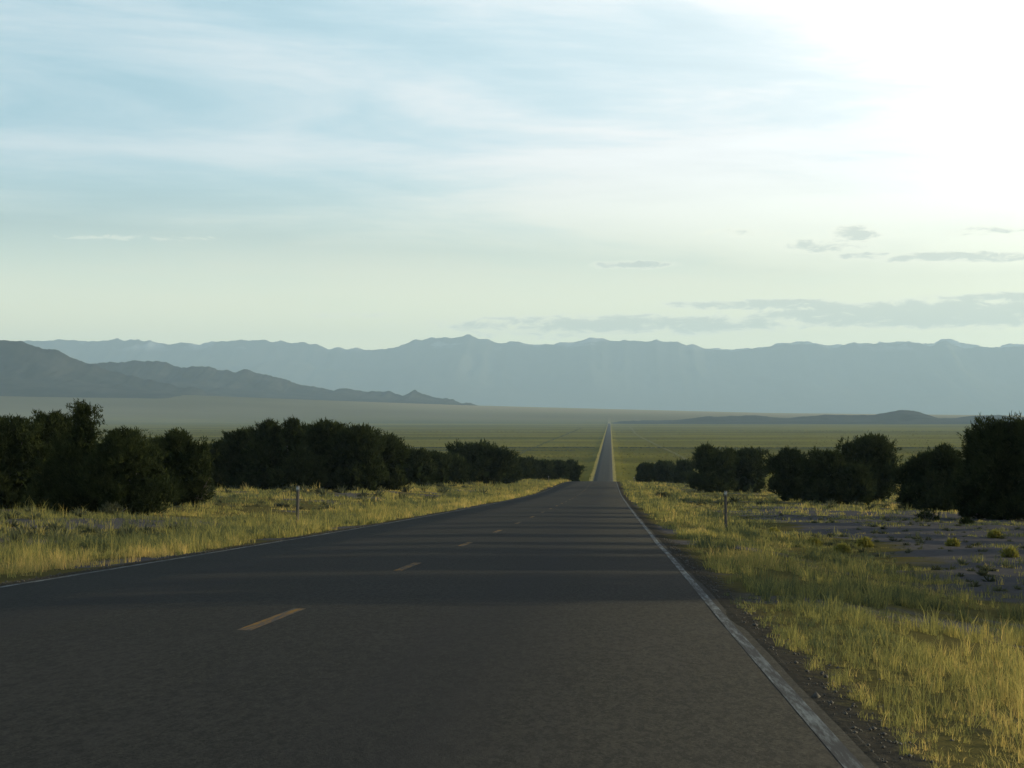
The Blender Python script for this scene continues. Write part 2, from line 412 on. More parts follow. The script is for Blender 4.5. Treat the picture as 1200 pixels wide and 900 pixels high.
mountain_range("snowy_mountains", snow_sky, 34300, 1500, 900, lambda X, Y: X * 0 - 95, rock_material("snow_streaked_rock", (0.10, 0.10, 0.10), (0.45, 0.46, 0.48)), 420, 30, 900, 81, rough=0.05, depth=0.75)
left_front = [(-700, 380), (-500, 372), (-300, 385), (-150, 380), (-60, 388), (-25, 397), (0, 398), (20, 400), (32, 404), (45, 408), (60, 411), (75, 419), (90, 424), (110, 431), (130, 438), (160, 443), (185, 448), (205, 455), (222, 453), (235, 457), (250, 462)]
left_back = [(-100, 415), (0, 417), (60, 424), (110, 425), (130, 424), (150, 422), (165, 424), (182, 424), (200, 427), (235, 429), (250, 431), (270, 436), (290, 434), (300, 438), (330, 445), (350, 449), (370, 452), (400, 456), (430, 461), (455, 458), (470, 462), (485, 458), (500, 464), (522, 466), (545, 473), (570, 477)]
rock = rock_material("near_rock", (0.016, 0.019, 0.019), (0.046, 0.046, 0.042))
mountain_range("left_mountains", left_front, 9900, 1000, 1300, gfun, rock, 420, 44, 420, 21, rough=.045)
mountain_range("left_foothills", left_back, 11900, 1200, 1300, gfun, rock, 480, 44, 480, 41, rough=.045)
low = [(700, 497), (730, 494.5), (770, 493.5), (800, 493), (825, 490.5), (850, 490), (880, 489), (905, 490.5), (920, 491), (945, 489.5), (965, 488.5), (1000, 489), (1022, 488.5), (1036, 486.5), (1050, 484.5), (1062, 483.8), (1074, 485.2), (1086, 488.5), (1098, 492),
       (1120, 491), (1140, 489.5), (1165, 488.5), (1195, 490.5), (1230, 489), (1300, 490), (1400, 488), (1600, 492), (1800, 497)]
low = [(a_, 497 - (497 - b_) * 1.25) for a_, b_ in low]
mountain_range("low_hills", low, 7900, 700, 600, lambda X, Y: ground(X, Y, False) - 2, rock, 420, 22, 170, 63, rough=0.012)

# ------------------------------------------------------------------ vegetation materials
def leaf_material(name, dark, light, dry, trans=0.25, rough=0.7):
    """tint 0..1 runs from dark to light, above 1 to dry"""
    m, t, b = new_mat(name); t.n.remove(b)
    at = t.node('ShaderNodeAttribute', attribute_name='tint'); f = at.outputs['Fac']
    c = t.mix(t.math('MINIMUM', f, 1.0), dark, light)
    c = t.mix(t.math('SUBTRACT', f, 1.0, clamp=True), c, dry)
    d = t.node('ShaderNodeBsdfDiffuse'); tr = t.node('ShaderNodeBsdfTranslucent'); mx = t.node('ShaderNodeMixShader')
    t.l.new(c, d.inputs[0]); t.l.new(c, tr.inputs[0]); mx.inputs[0].default_value = trans
    t.l.new(d.outputs[0], mx.inputs[1]); t.l.new(tr.outputs[0], mx.inputs[2])
    t.l.new(mx.outputs[0], t.n['Material Output'].inputs[0])
    return m

def bark_material():
    m, t, b = new_mat("shaggy_grey_bark")
    geo = t.node('ShaderNodeNewGeometry'); P = geo.outputs['Position']
    n = t.noise(t.vscale(P, (14, 14, 2.5)), 1.0, 5, 0.7)
    t.l.new(t.mix(n, (0.05, 0.042, 0.036), (0.19, 0.165, 0.14)), b.inputs['Base Color']); b.inputs['Roughness'].default_value = 0.95
    bmp = t.node('ShaderNodeBump'); bmp.inputs['Distance'].default_value = 0.02; t.l.new(n, bmp.inputs['Height']); t.l.new(bmp.outputs[0], b.inputs['Normal'])
    return m

JUN = leaf_material("juniper_foliage", (0.018, 0.027, 0.011), (0.055, 0.066, 0.024), (0.10, 0.085, 0.035), 0.15)
GRASS = leaf_material("dry_grass_blades", (0.085, 0.105, 0.058), (0.31, 0.285, 0.088), (0.62, 0.44, 0.155), 0.5)
STEPPE = leaf_material("steppe_brush_leaves", (0.060, 0.060, 0.012), (0.165, 0.146, 0.022), (0.22, 0.18, 0.03), 0.25)
SAGE = leaf_material("sagebrush_leaves", (0.050, 0.058, 0.036), (0.13, 0.135, 0.075), (0.24, 0.21, 0.08), 0.25)
RABBIT = leaf_material("rabbitbrush_leaves", (0.10, 0.12, 0.035), (0.27, 0.25, 0.06), (0.40, 0.32, 0.07), 0.35)
BARK = bark_material()

def unit(v): return v / np.maximum(np.linalg.norm(v, axis=-1, keepdims=True), 1e-9)

def tube(pts, rad, sides=6):
    """tapered tube along a polyline"""
    pts = np.asarray(pts, float); n = len(pts)
    tg = unit(np.gradient(pts, axis=0)); ref = np.array([0.31, 0.87, 0.2])
    a = unit(np.cross(tg, ref)); b2 = np.cross(tg, a)
    th = np.linspace(0, 2 * np.pi, sides, endpoint=False)
    ring = a[:, None, :] * np.cos(th)[None, :, None] + b2[:, None, :] * np.sin(th)[None, :, None]
    V = pts[:, None, :] + ring * np.asarray(rad)[:, None, None]
    i = np.arange(n * sides).reshape(n, sides); j = np.roll(i, -1, 1)
    f = np.stack([i[:-1], j[:-1], j[1:], i[1:]], -1).reshape(-1, 4)
    return V.reshape(-1, 3), f

def join(parts):
    vs_, fs = [], []; k = 0
    for v, f in parts: vs_.append(v); fs.append(f + k); k += len(v)
    return np.concatenate(vs_), np.concatenate(fs)

def limb_path(r, a, b, wig, n=6):
    t = np.linspace(0, 1, n)[:, None]
    p = np.asarray(a) * (1 - t) + np.asarray(b) * t
    p[1:-1] += r.normal(0, wig, (n - 2, 3)); return p

def sprays(r, P, D, k, length, width, spread):
    """k small pointed leaf faces round each of the points P, growing along D"""
    n = len(P); P = np.repeat(P, k, 0); D = np.repeat(D, k, 0)
    d = unit(D + r.normal(0, spread, (n * k, 3)))
    base = P + r.normal(0, length * 0.35, (n * k, 3))
    L = length * r.uniform(0.6, 1.5, (n * k, 1)); side = unit(np.cross(d, r.normal(0, 1, (n * k, 3)))) * width * r.uniform(0.6, 1.3, (n * k, 1))
    V = np.stack([base - side * 0.6, base + side * 0.6, base + d * L * 0.55 + side, base + d * L], 1).reshape(-1, 3)
    i = np.arange(n * k)[:, None] * 4
    return V, np.concatenate([i + [0, 1, 2], i + [0, 2, 3]], 0)

def juniper(x, d, h, w, shape, seed, label, group=None, px_size=60, bare=0, lean=0.0):
    r = np.random.default_rng(seed)
    root = bpy.data.objects.new("juniper_tree", None); COL.objects.link(root)
    z0 = float(ground(x, d)) - 0.06
    root.location = (x, d, z0); thing(root, label, "tree", group)
    rw = w / 2
    # envelope radius over relative height
    env = {'dome': [(0, .62), (.12, .88), (.35, 1), (.6, .93), (.8, .68), (.93, .38), (1, .12)],
           'cone': [(0, .70), (.15, 1), (.32, .95), (.50, .70), (.64, .38), (.78, .18), (.9, .08), (1, .03)],
           'flat': [(0, .55), (.15, .85), (.4, 1), (.7, 1), (.88, .78), (1, .35)],
           'slope': [(0, .75), (.15, 1), (.4, .95), (.65, .75), (.85, .42), (1, .10)],
           'round': [(0, .35), (.15, .70), (.4, 1), (.65, .98), (.85, .68), (1, .18)]}[shape]
    eh = [e[0] for e in env]; er = [e[1] for e in env]
    # lobes
    nl = int(18 + 5.0 * px_size / 20)
    lob = []
    for q in range(nl):
        t = r.uniform(0.08, 0.95) if q > 2 else 0.93 - 0.1 * q
        a = r.uniform(0, 2 * np.pi) ; R0 = np.interp(t, eh, er) * rw
        rr = R0 * math.sqrt(r.uniform(0.10, 0.95)) * r.uniform(.62, 1.0)
        s_ = (0.5 * rw + 0.5 * h * .6) * r.uniform(0.16, 0.40)
        if shape == 'cone' and t > .5: s_ = h * r.uniform(.025, .06)
        cx, cy = rr * math.cos(a) + lean * t * h, rr * math.sin(a)
        lob.append((cx, cy, min(t * h, h - s_ * 0.75), s_))
    lob = np.array(lob)
    # stems and limbs
    parts = []
    ns = r.integers(2, 4)
    fork = np.array([lean * 0.1 * h, 0, 0.10 * h]); tr = 0.035 * h
    parts.append(tube(limb_path(r, (0, 0, -0.15), fork, 0.02, 5), np.linspace(tr * 1.5, tr, 5), 8))
    order = r.permutation(nl)
    stems = [fork + np.array([r.normal(0, .18) * rw, r.normal(0, .18) * rw, h * r.uniform(.3, .45)]) for _ in range(ns)]
    for sp_ in stems: parts.append(tube(limb_path(r, fork - [0, 0, .03], sp_, 0.03 * h), np.linspace(tr * .85, tr * .45, 6), 7))
    for q in order[:min(nl, 16)]:
        c0 = lob[q, :3]; s0 = stems[int(np.argmin([np.linalg.norm(c0 - q2) for q2 in stems]))]
        st = fork + (s0 - fork) * r.uniform(.2, 1)
        parts.append(tube(limb_path(r, st, c0 + [0, 0, lob[q, 3] * .4], 0.03 * h), np.linspace(tr * .4, tr * .08, 6), 5))
    tv, tf = join(parts)
    mesh_from("trunk", tv, tf, BARK, root, smooth_shade=True)
    if bare:
        for q in range(bare):
            a = r.uniform(-0.7, 0.5); e0 = np.array([rw * r.uniform(.9, 1.25) * math.cos(a), rw * .6 * math.sin(a), h * r.uniform(.15, .62)])
            ps = [tube(limb_path(r, fork * .6, e0, .05 * h), np.linspace(tr * .55, tr * .1, 6), 5)]
            for j in range(5):
                s1 = fork * .6 + (e0 - fork * .6) * r.uniform(.5, 1); e1 = s1 + np.array([r.uniform(.05, .4) * rw, r.normal(0, .2) * rw, r.uniform(0, .22) * h])
                ps.append(tube(limb_path(r, s1, e1, .02 * h, 4), np.linspace(tr * .18, tr * .05, 4), 4))
            bv, bf = join(ps); mesh_from("bare_branch", bv, bf, BARK, root)
    # crown
    q = max(px_size / 60.0, 0.35)
    n_sp = int(np.clip(1700 * q ** 1.25, 600, 5200))
    # larger sprays when seen from far
    leaf = float(np.clip(d * 0.00075, 0.06, 0.24))
    wts = lob[:, 3] ** 2; li = r.choice(nl, n_sp, p=wts / wts.sum())
    dirs = unit(r.normal(0, 1, (n_sp, 3))); dirs[:, 2] = np.where(dirs[:, 2] < -0.5, -dirs[:, 2], dirs[:, 2])
    rad = lob[li, 3:4] * (0.45 + 0.75 * r.beta(2.2, 2.0, (n_sp, 1)))
    P = lob[li, :3] + dirs * rad * np.array([1.05, 1.05, 0.95])
    # clumps: branch ends pushed out and in for an uneven outline
    hole = vnoise(P[:, 0] * 2.6 / (.25 * h) + seed, P[:, 2] * 2.6 / (.25 * h) + P[:, 1], seed + 3) < .80
    P, dirs, li = P[hole], dirs[hole], li[hole]
    P += dirs * (fbm(P[:, 0] * 2.2 + seed, P[:, 2] * 2.2 + P[:, 1], seed, 2)[:, None] - .5) * 0.75 * lob[li, 3:4]
    keep = (P[:, 2] > 0.03 * h); P, dirs, li = P[keep], dirs[keep], li[keep]
    D = unit(dirs * .8 + [0, 0, .9])
    V1, F1 = sprays(r, P, D, 9, leaf * 2.3, leaf * 0.40, 0.50)
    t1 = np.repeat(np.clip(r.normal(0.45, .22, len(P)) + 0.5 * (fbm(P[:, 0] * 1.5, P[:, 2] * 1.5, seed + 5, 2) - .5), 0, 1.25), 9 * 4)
    # dense inner foliage
    n_in = n_sp // 2
    li2 = r.choice(nl, n_in, p=wts / wts.sum()); dn = unit(r.normal(0, 1, (n_in, 3)))
    Pi = lob[li2, :3] + dn * lob[li2, 3:4] * r.uniform(0, .68, (n_in, 1)); Pi[:, 2] = np.maximum(Pi[:, 2], .05 * h)
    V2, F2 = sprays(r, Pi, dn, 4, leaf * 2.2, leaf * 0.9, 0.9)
    # core that closes the heart of the tree
    n_c = n_sp // 3; tt = r.uniform(.06, .80, n_c); aa = r.uniform(0, 2 * np.pi, n_c)
    rc = np.interp(tt, eh, er) * rw * np.sqrt(r.uniform(0, 1, n_c)) * .62
    Pc = np.stack([rc * np.cos(aa) + lean * tt * h, rc * np.sin(aa), tt * h], -1)
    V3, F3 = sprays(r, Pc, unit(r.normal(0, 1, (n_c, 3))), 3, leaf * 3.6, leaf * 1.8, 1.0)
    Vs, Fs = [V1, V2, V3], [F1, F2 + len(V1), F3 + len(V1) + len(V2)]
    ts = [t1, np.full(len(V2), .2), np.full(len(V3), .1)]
    # shoots that stick out of the crown and break its outline
    n_sh = int(np.clip(120 * q, 60, 280)); sh = r.choice(len(P), n_sh)
    sd_ = unit(dirs[sh] * [1, 1, .6] + [0, 0, .75] + r.normal(0, .25, (n_sh, 3))); sl = (.05 * h + .05 * rw) * r.uniform(.7, 2.9, n_sh)
    tt5 = np.linspace(.15, 1, 6)
    Psh = (P[sh][:, None, :] + sd_[:, None, :] * sl[:, None, None] * tt5[None, :, None]).reshape(-1, 3)
    Psh += r.normal(0, .022 * h, Psh.shape) * np.tile(1 - tt5, n_sh)[:, None]; ok_ = (Psh[:, 2] > .12 * h) & (Psh[:, 2] < 1.03 * h)
    V5, F5 = sprays(r, Psh[ok_], np.repeat(sd_, 6, 0)[ok_], 5, leaf * 1.7, leaf * .32, .45)
    Fs.append(F5 + sum(len(v) for v in Vs)); Vs.append(V5); ts.append(np.clip(np.full(len(V5), .5) + r.normal(0, .1, len(V5)), 0, 1))
    if shape == 'cone':       # leaders that stick out of the top
        k0 = sum(len(v) for v in Vs)
        for j in range(3):
            x1 = r.normal(0, .14) * rw + lean * h; hh = h * r.uniform(.96, 1.0) if j else h
            zz = np.linspace(.70 * h, hh, 26); rr = (1 - (zz - .7 * h) / (hh - .7 * h + 1e-6)) * .15 * rw + .03 * rw
            Pl = np.stack([x1 * (j > 0) + j * .16 * rw * (1 if j == 1 else -1) + r.normal(0, 1, 26) * rr, r.normal(0, 1, 26) * rr, zz], -1)
            Pl = np.repeat(Pl, 3, 0) + r.normal(0, .05 * rw, (78, 3))
            dl = unit(np.stack([r.normal(0, .5, 78), r.normal(0, .5, 78), np.full(78, .9)], -1))
            V4, F4 = sprays(r, Pl, dl, 6, leaf * 1.6, leaf * .4, .4)
            Vs.append(V4); Fs.append(F4 + k0); ts.append(np.full(len(V4), .4)); k0 += len(V4)
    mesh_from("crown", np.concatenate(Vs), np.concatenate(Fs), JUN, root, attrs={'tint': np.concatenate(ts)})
    return root

def at(px, d): return (px - VX) / F * d

def tree_px(px, d, ytop, wpx, shape, seed, label, group=None, **kw):
    x = at(px, d); z = float(ground(x, d)); top = EYE - (ytop - HY) / F * d
    return juniper(x, d, 0.95 * (top - z), 1.04 * wpx / F * d, shape, seed, label, group, px_size=max(wpx, (top - z) / d * F), **kw)

gA = "junipers of the dense thicket left of the road"
gB = "junipers of the long clump behind the left marker post"
# thicket on the left
tree_px(-70, 92, 482, 110, 'dome', 101, "broad dark juniper at the outer end of the left thicket", gA)
tree_px(4, 90, 488, 95, 'dome', 102, "dense black-green juniper beside the broad one at the thicket's outer end", gA)
tree_px(50, 93, 481, 78, 'round', 103, "round-topped juniper standing between the spiky leader tree and the thicket's outer end", gA)
tree_px(92, 86, 466, 92, 'cone', 104, "tall juniper with spiky leader shoots poking above the left thicket", gA)
tree_px(146, 84, 502, 112, 'slope', 105, "wide low juniper with olive foliage sloping toward the road, beside the spiky juniper", gA)
tree_px(178, 116, 514, 48, 'round', 106, "small juniper half hidden behind the wide olive one", gA)
tree_px(212, 104, 505, 56, 'round', 107, "round juniper with a leaning trunk and bare grey twigs on its road side", gA, bare=3, lean=-0.05)
# long clump behind the left post
for px, dd_, yt, wp, sh, sd, lb in [
    (258, 190, 517, 50, 'dome', 111, "short juniper at the thicket end of the long clump behind the left post"),
    (287, 186, 503, 58, 'dome', 112, "middle-height juniper beside the short end tree of the long clump"),
    (313, 182, 494, 54, 'slope', 113, "tall narrow juniper left of the tallest one in the long clump behind the post"),
    (341, 180, 488, 62, 'cone', 114, "tallest pointed juniper of the long clump right behind the left marker post"),
    (383, 184, 496, 70, 'dome', 115, "broad dark juniper in the middle of the long clump, road side of the tallest"),
    (420, 181, 502, 66, 'dome', 116, "broad juniper with lighter foliage near the road end of the long clump"),
    (452, 188, 512, 52, 'round', 117, "lower rounded juniper closing the road end of the long clump"),
    (360, 205, 500, 90, 'dome', 118, "wide juniper in the second row behind the long clump")]:
    tree_px(px, dd_, yt, wp, sh, sd, lb, gB)
gC = "small junipers between the long clump and the big round tree on the left"
tree_px(484, 232, 529, 42, 'round', 121, "small juniper standing just past the long clump", gC)
tree_px(508, 246, 531, 40, 'dome', 122, "small dome-shaped juniper midway to the big round tree", gC)
tree_px(531, 262, 536, 34, 'slope', 123, "low juniper touching the big round tree on the left roadside", gC)
tree_px(566, 288, 521, 74, 'flat', 124, "big round flat-topped juniper standing alone above the left grass verge")
tree_px(594, 310, 536, 30, 'dome', 125, "small juniper growing on the road side of the big round flat-topped one")
gD = "low junipers in the row near the crest on the left"
for px, dd_, yt, wp, sh, sd in [(613, 395, 538, 32, 'dome', 131), (634, 410, 541, 32, 'round', 132), (652, 420, 541, 28, 'dome', 133), (669, 425, 542, 24, 'round', 134)]:
    tree_px(px, dd_, yt, wp, sh, sd, ["outermost", "second outermost", "second nearest to the asphalt,", "nearest to the asphalt,"][sd - 131] + " low dark juniper in the row left of the road crest", gD)
# right of the road
gE = "low junipers in the row near the crest on the right"
for px, dd_, yt, wp, sh, sd in [(758, 430, 544, 28, 'dome', 141), (779, 424, 543, 32, 'round', 142), (803, 415, 541, 32, 'slope', 143)]:
    tree_px(px, dd_, yt, wp, sh, sd, ["nearest to the asphalt,", "middle", "outermost"][sd - 141] + " low dark juniper in the row right of the road crest", gE)
gF = "pair of dark junipers beyond the right marker post"
tree_px(838, 268, 524, 58, 'flat', 151, "larger dark juniper of the pair beyond the right marker post", gF)
tree_px(874, 274, 527, 48, 'dome', 152, "smaller dark juniper of the pair beyond the right marker post", gF)
gG = "junipers of the round clump on the sandy flat"
tree_px(928, 196, 527, 50, 'round', 161, "round-headed juniper at the road end of the clump on the sandy flat", gG)
tree_px(964, 186, 529, 58, 'dome', 162, "dense dark juniper in the middle of the clump on the sandy flat", gG)
tree_px(1018, 198, 511, 72, 'round', 163, "tallest round-crowned juniper of the clump on the sandy flat", gG)
tree_px(1000, 184, 545, 36, 'dome', 164, "small juniper at the foot of the tallest round-crowned one", gG)
gH = "big dark junipers at the right edge of the sandy flat"
tree_px(1076, 152, 530, 62, 'dome', 171, "medium juniper behind the low dark bush on the sandy flat", gH)
tree_px(1104, 150, 522, 46, 'slope', 172, "medium juniper squeezed between the bush's juniper and the spire-topped one", gH)
tree_px(1140, 121, 497, 64, 'cone', 173, "spire-topped juniper beside the sandy flat", gH)
tree_px(1176, 119, 489, 90, 'dome', 174, "largest dense dark juniper next to the spire-topped one", gH)
tree_px(1236, 116, 486, 100, 'dome', 175, "massive dark juniper on the far side of the largest dense one", gH)
# trees that go on along the right side of the road, whose shadows lie across it
gI = "junipers along the right of the road outside the picture"
for k, (x, dd_, h, w) in enumerate([(17.5, 30.0, 5.6, 5.0), (20.0, 33.5, 6.4, 5.6), (17.0, 38.0, 5.4, 5.2), (21.5, 42.0, 6.6, 6.0), (17.5, 45.5, 5.4, 4.4), (22.0, 52.5, 6.0, 2.6), (19.5, 59.0, 5.6, 4.2),
                                   (20.5, 69.0, 5.4, 4.4), (24.5, 77.0, 6.2, 5.4), (21.5, 89.0, 5.4, 4.6), (25.0, 100.0, 6.0, 5.4)]):
    juniper(x, dd_, h, w, ['dome', 'round', 'slope'][k % 3], 201 + k, "juniper beside the road casting its shadow across the asphalt", gI, px_size=70)

# ------------------------------------------------------------------ grass and ground cover
def blades(P, h, w, lean, tint, seed):
    """one two-segment pointed blade per point"""
    r = np.random.default_rng(seed); n = len(P)
    a = r.uniform(0, 2 * np.pi, n); ln = np.stack([np.cos(a), np.sin(a), np.zeros(n)], -1) * (lean * h)[:, None]
    b = r.uniform(0, np.pi, n); sd = np.stack([np.cos(b), np.sin(b), np.zeros(n)], -1) * (w / 2)[:, None]
    up = np.zeros((n, 3)); up[:, 2] = h
    mid = P + ln * .32 + up * .55; tip = P + ln + up * (1 - .35 * lean[:, None])
    V = np.stack([P - sd, P + sd, mid - sd * .75, mid + sd * .75, tip], 1).reshape(-1, 3)
    i = np.arange(n)[:, None] * 5
    return V, [np.concatenate([i + [0, 1, 3, 2]], 0), i + [2, 3, 4]], np.repeat(tint, 5)

def tufts(xr, dr, dens, per, hgt, seed, cover, gold, rad=0.10):
    """grass tufts over a strip; cover(x,d) is the chance that a tuft grows, gold(x,d) its colour"""
    r = np.random.default_rng(seed)
    n = int(dens * (xr[1] - xr[0]) * (dr[1] - dr[0]))
    x = r.uniform(*xr, n); d = r.uniform(*dr, n)
    px = VX + F * x / d; k = (px > -330) & (px < 1420) & (r.uniform(0, 1, n) < cover(x, d)); x, d = x[k], d[k]
    n = len(x); g = gold(x, d); hs = hgt * r.lognormal(0, .40, n) * (0.35 + 1.2 * fbm(x / 1.3, d / 2.4, seed + 2, 2))
    z = ground(x, d)
    rr = rad * np.sqrt(r.uniform(0, 1, (n, per))) * (0.5 + np.minimum(d, 110)[:, None] / 60); aa = r.uniform(0, 2 * np.pi, (n, per))
    P = np.stack([x[:, None] + rr * np.cos(aa), d[:, None] + rr * np.sin(aa), np.repeat(z[:, None] - .02, per, 1)], -1).reshape(-1, 3)
    h = (hs[:, None] * r.uniform(.55, 1.15, (n, per))).ravel(); dd2 = np.repeat(d, per)
    w = np.clip(dd2 * 0.00030, .0042, .075) * r.uniform(.7, 1.3, n * per)
    t = np.clip(np.repeat(g + r.normal(0, .30, n), per) + r.normal(0, .25, n * per), 0, 2)
    return blades(P, h, w, np.abs(r.normal(.38, .30, n * per)), t, seed + 1)

def grass_object(name, sets, label):
    Vs, Q, T, A = [], [], [], []; k = 0
    for V, (q, t), a in sets:
        Vs.append(V); Q.append(q + k); T.append(t + k); A.append(a); k += len(V)
    return kind(mesh_from(name, np.concatenate(Vs), [np.concatenate(Q), np.concatenate(T)], GRASS, attrs={'tint': np.concatenate(A)}), 'stuff', label)

RE, LE = XC + HALF, XC - HALF
def patchy(sc, lo, hi, seed): return lambda x, d: smooth(fbm(x / sc, d / (sc * 1.6), seed, 3), lo, hi)
def gold_r(x, d): return 0.10 + 2.6 * (fbm(x / 2.2, d / 5.0, 91, 3) - .28) + .45 * smooth(d, 21, 17) * smooth(x - RE, .6, 1.6)
def gold_l(x, d): return 0.25 + 2.1 * (fbm(x / 3.0, d / 7.0, 92, 3) - .3) + .35 * smooth(LE - x, 3.0, 0.6)
fr = patchy(1.2, .38, .54, 31); fl = patchy(1.3, .34, .52, 32)
edge_r = lambda x, d: fr(x, d) * smooth(x - RE + .5 * (vnoise(d / 1.3, d * 0, 4) - .5), .35, 1.0)
edge_l = lambda x, d: fl(x, d) * smooth(LE - x + .5 * (vnoise(d / 1.5, d * 0, 5) - .5), .30, .9)
near_r = lambda x, d: edge_r(x, d) * smooth(x - RE, 6.0, 3.6)
grass_object("roadside_grass", [
    tufts((RE + .12, RE + 1.4), (6, 24), 85, 14, .085, 301, lambda x, d: (.35 + .65 * fr(x + 7, d)) * smooth(x - RE, .06, .28), gold_r, .05),
    tufts((RE + .5, RE + 5.5), (6, 30), 56, 16, .185, 302, near_r, gold_r, .06),
    tufts((RE + .3, RE + 6.0), (24, 70), 28, 13, .15, 303, near_r, gold_r, .08),
    tufts((RE + .3, RE + 7.0), (70, 180), 9, 10, .21, 304, near_r, gold_r, .10),
    tufts((RE + .4, RE + 7.5), (180, 460), 2.8, 9, .32, 305, edge_r, gold_r, .12)],
    "tall gold and green grass on the right bank of the road")
grass_object("roadside_grass", [
    tufts((LE - 5.5, LE - .30), (24, 75), 22, 13, .22, 311, edge_l, gold_l, .09),
    tufts((LE - 6.5, LE - .3), (75, 190), 9, 10, .24, 312, edge_l, gold_l, .11),
    tufts((LE - 7.0, LE - .4), (190, 460), 2.8, 9, .34, 313, edge_l, gold_l, .12)],
    "tall sunlit grass on the left verge of the road")
pf = patchy(3.2, .34, .56, 33); ps = patchy(3.0, .44, .66, 34)
grass_object("field_grass", [
    tufts((LE - 42, LE - 5), (34, 120), 6.5, 9, .20, 321, pf, gold_l, .12),
    tufts((LE - 60, LE - 5), (120, 420), 1.6, 9, .26, 322, pf, gold_l, .14)],
    "patchy bunch grass between the left verge and the junipers")
grass_object("field_grass", [
    tufts((RE + 3.5, RE + 30), (20, 120), 3.4, 9, .11, 331, ps, lambda x, d: gold_r(x, d) * .8, .09),
    tufts((RE + 6, RE + 60), (120, 420), 1.2, 9, .22, 332, pf, gold_r, .12)],
    "sparse bunch grass on the grey sandy flat")

def shrub_mesh(P, size, tint, seed, k=6, up=.6):
    """rough little bushes, each a burst of pointed faces"""
    r = np.random.default_rng(seed); n = len(P)
    Pk = np.repeat(P, k, 0); S = np.repeat(size, k)[:, None]
    d = unit(r.normal(0, 1, (n * k, 3)) * [1, 1, .55] + [0, 0, up]); sd = unit(np.cross(d, r.normal(0, 1, (n * k, 3))))
    b = Pk + d * S * .08; L = S * r.uniform(.55, 1.1, (n * k, 1)); w = S * r.uniform(*((.16, .34) if k < 12 else (.04, .10)), (n * k, 1))
    V = np.stack([b - sd * w * .4, b + sd * w * .4, b + d * L * .6 + sd * w, b + d * L, b + d * L * .6 - sd * w], 1).reshape(-1, 3)
    i = np.arange(n * k)[:, None] * 5
    return V, [i + [0, 1, 2, 4], i + [2, 3, 4]], np.clip(np.repeat(tint, k * 5) + np.repeat(r.normal(0, .15, n * k), 5), 0, 1.6)

def scatter(n, d0, d1, a0, a1, seed, cover=None, power=1.0):
    r = np.random.default_rng(seed)
    d = d0 + (d1 - d0) * r.uniform(0, 1, n) ** power; x = d * r.uniform(a0, a1, n)
    u = np.abs(x - XC); k = u > HALF + 5
    if cover is not None: k &= r.uniform(0, 1, n) < cover(x, d)
    return x[k], d[k], r

def shrub_field(name, sets, label, mat=None):
    Vs, Q, T, A = [], [], [], []; k = 0
    for (x, d, r), s0, s1, tm, kk, sd in sets:
        P = np.stack([x, d, ground(x, d) - .03], -1); sz = r.uniform(s0, s1, len(x)) * (.7 + .6 * fbm(x / 40, d / 40, sd, 2))
        tn = np.clip(r.normal(tm, .3, len(x)), 0, 1.5)
        V, (q, t), a = shrub_mesh(P, sz, tn, sd, kk)
        Vs.append(V); Q.append(q + k); T.append(t + k); A.append(a); k += len(V)
    return kind(mesh_from(name, np.concatenate(Vs), [np.concatenate(Q), np.concatenate(T)], mat or SAGE, attrs={'tint': np.concatenate(A)}), 'stuff', label)

shrub_field("sagebrush", [(scatter(1100, 45, 150, -.36, -.10, 401, patchy(7, .35, .6, 35)), .16, .36, .7, 80, 401),
                          (scatter(1600, 150, 480, -.34, .30, 402, patchy(12, .35, .6, 36)), .35, .75, .45, 50, 402),
                          (scatter(700, 35, 150, .06, .28, 403, patchy(7, .42, .65, 37)), .08, .22, .55, 50, 403)],
            "low sagebrush scattered over the roadside slope")
bnd = lambda x, d: .25 + .75 * smooth(fbm(x / 260, d / 90, 38, 3), .42, .62)
shrub_field("sagebrush", [(scatter(26000, 850, 1900, -.36, .27, 411, bnd), .35, .85, .8, 6, 411),
                          (scatter(26000, 1500, 4200, -.36, .27, 412, bnd, 1.2), .5, 1.2, .8, 5, 412)],
            "sagebrush steppe covering the valley floor", STEPPE)

def brush_line(d0, x0, x1, h, n, seed, label):
    r = np.random.default_rng(seed); x = r.uniform(x0, x1, n); x = x[np.abs(x - XC) > HALF + 7]
    d = d0 + (x * .006) + r.normal(0, 3.0, len(x)); P = np.stack([x, d, ground(x, d) - .05], -1)
    V, (q, t), a = shrub_mesh(P, h * r.uniform(.6, 1.15, len(x)), r.uniform(0, .4, len(x)), seed, 7, 1.0)
    kind(mesh_from("greasewood_brush", V, [q, t], SAGE, attrs={'tint': a}), 'stuff', label)
brush_line(1960, -700, 560, 1.25, 5200, 421, "dark line of brush along the wash across the valley")
brush_line(1790, -640, -30, .8, 1500, 422, "fainter line of brush before the wash, left of the road")
brush_line(1210, 30, 330, .8, 500, 423, "low dark brush strip right of the straight road")
brush_line(4200, -1500, 1150, 1.1, 3000, 424, "far faint line of brush across the valley")

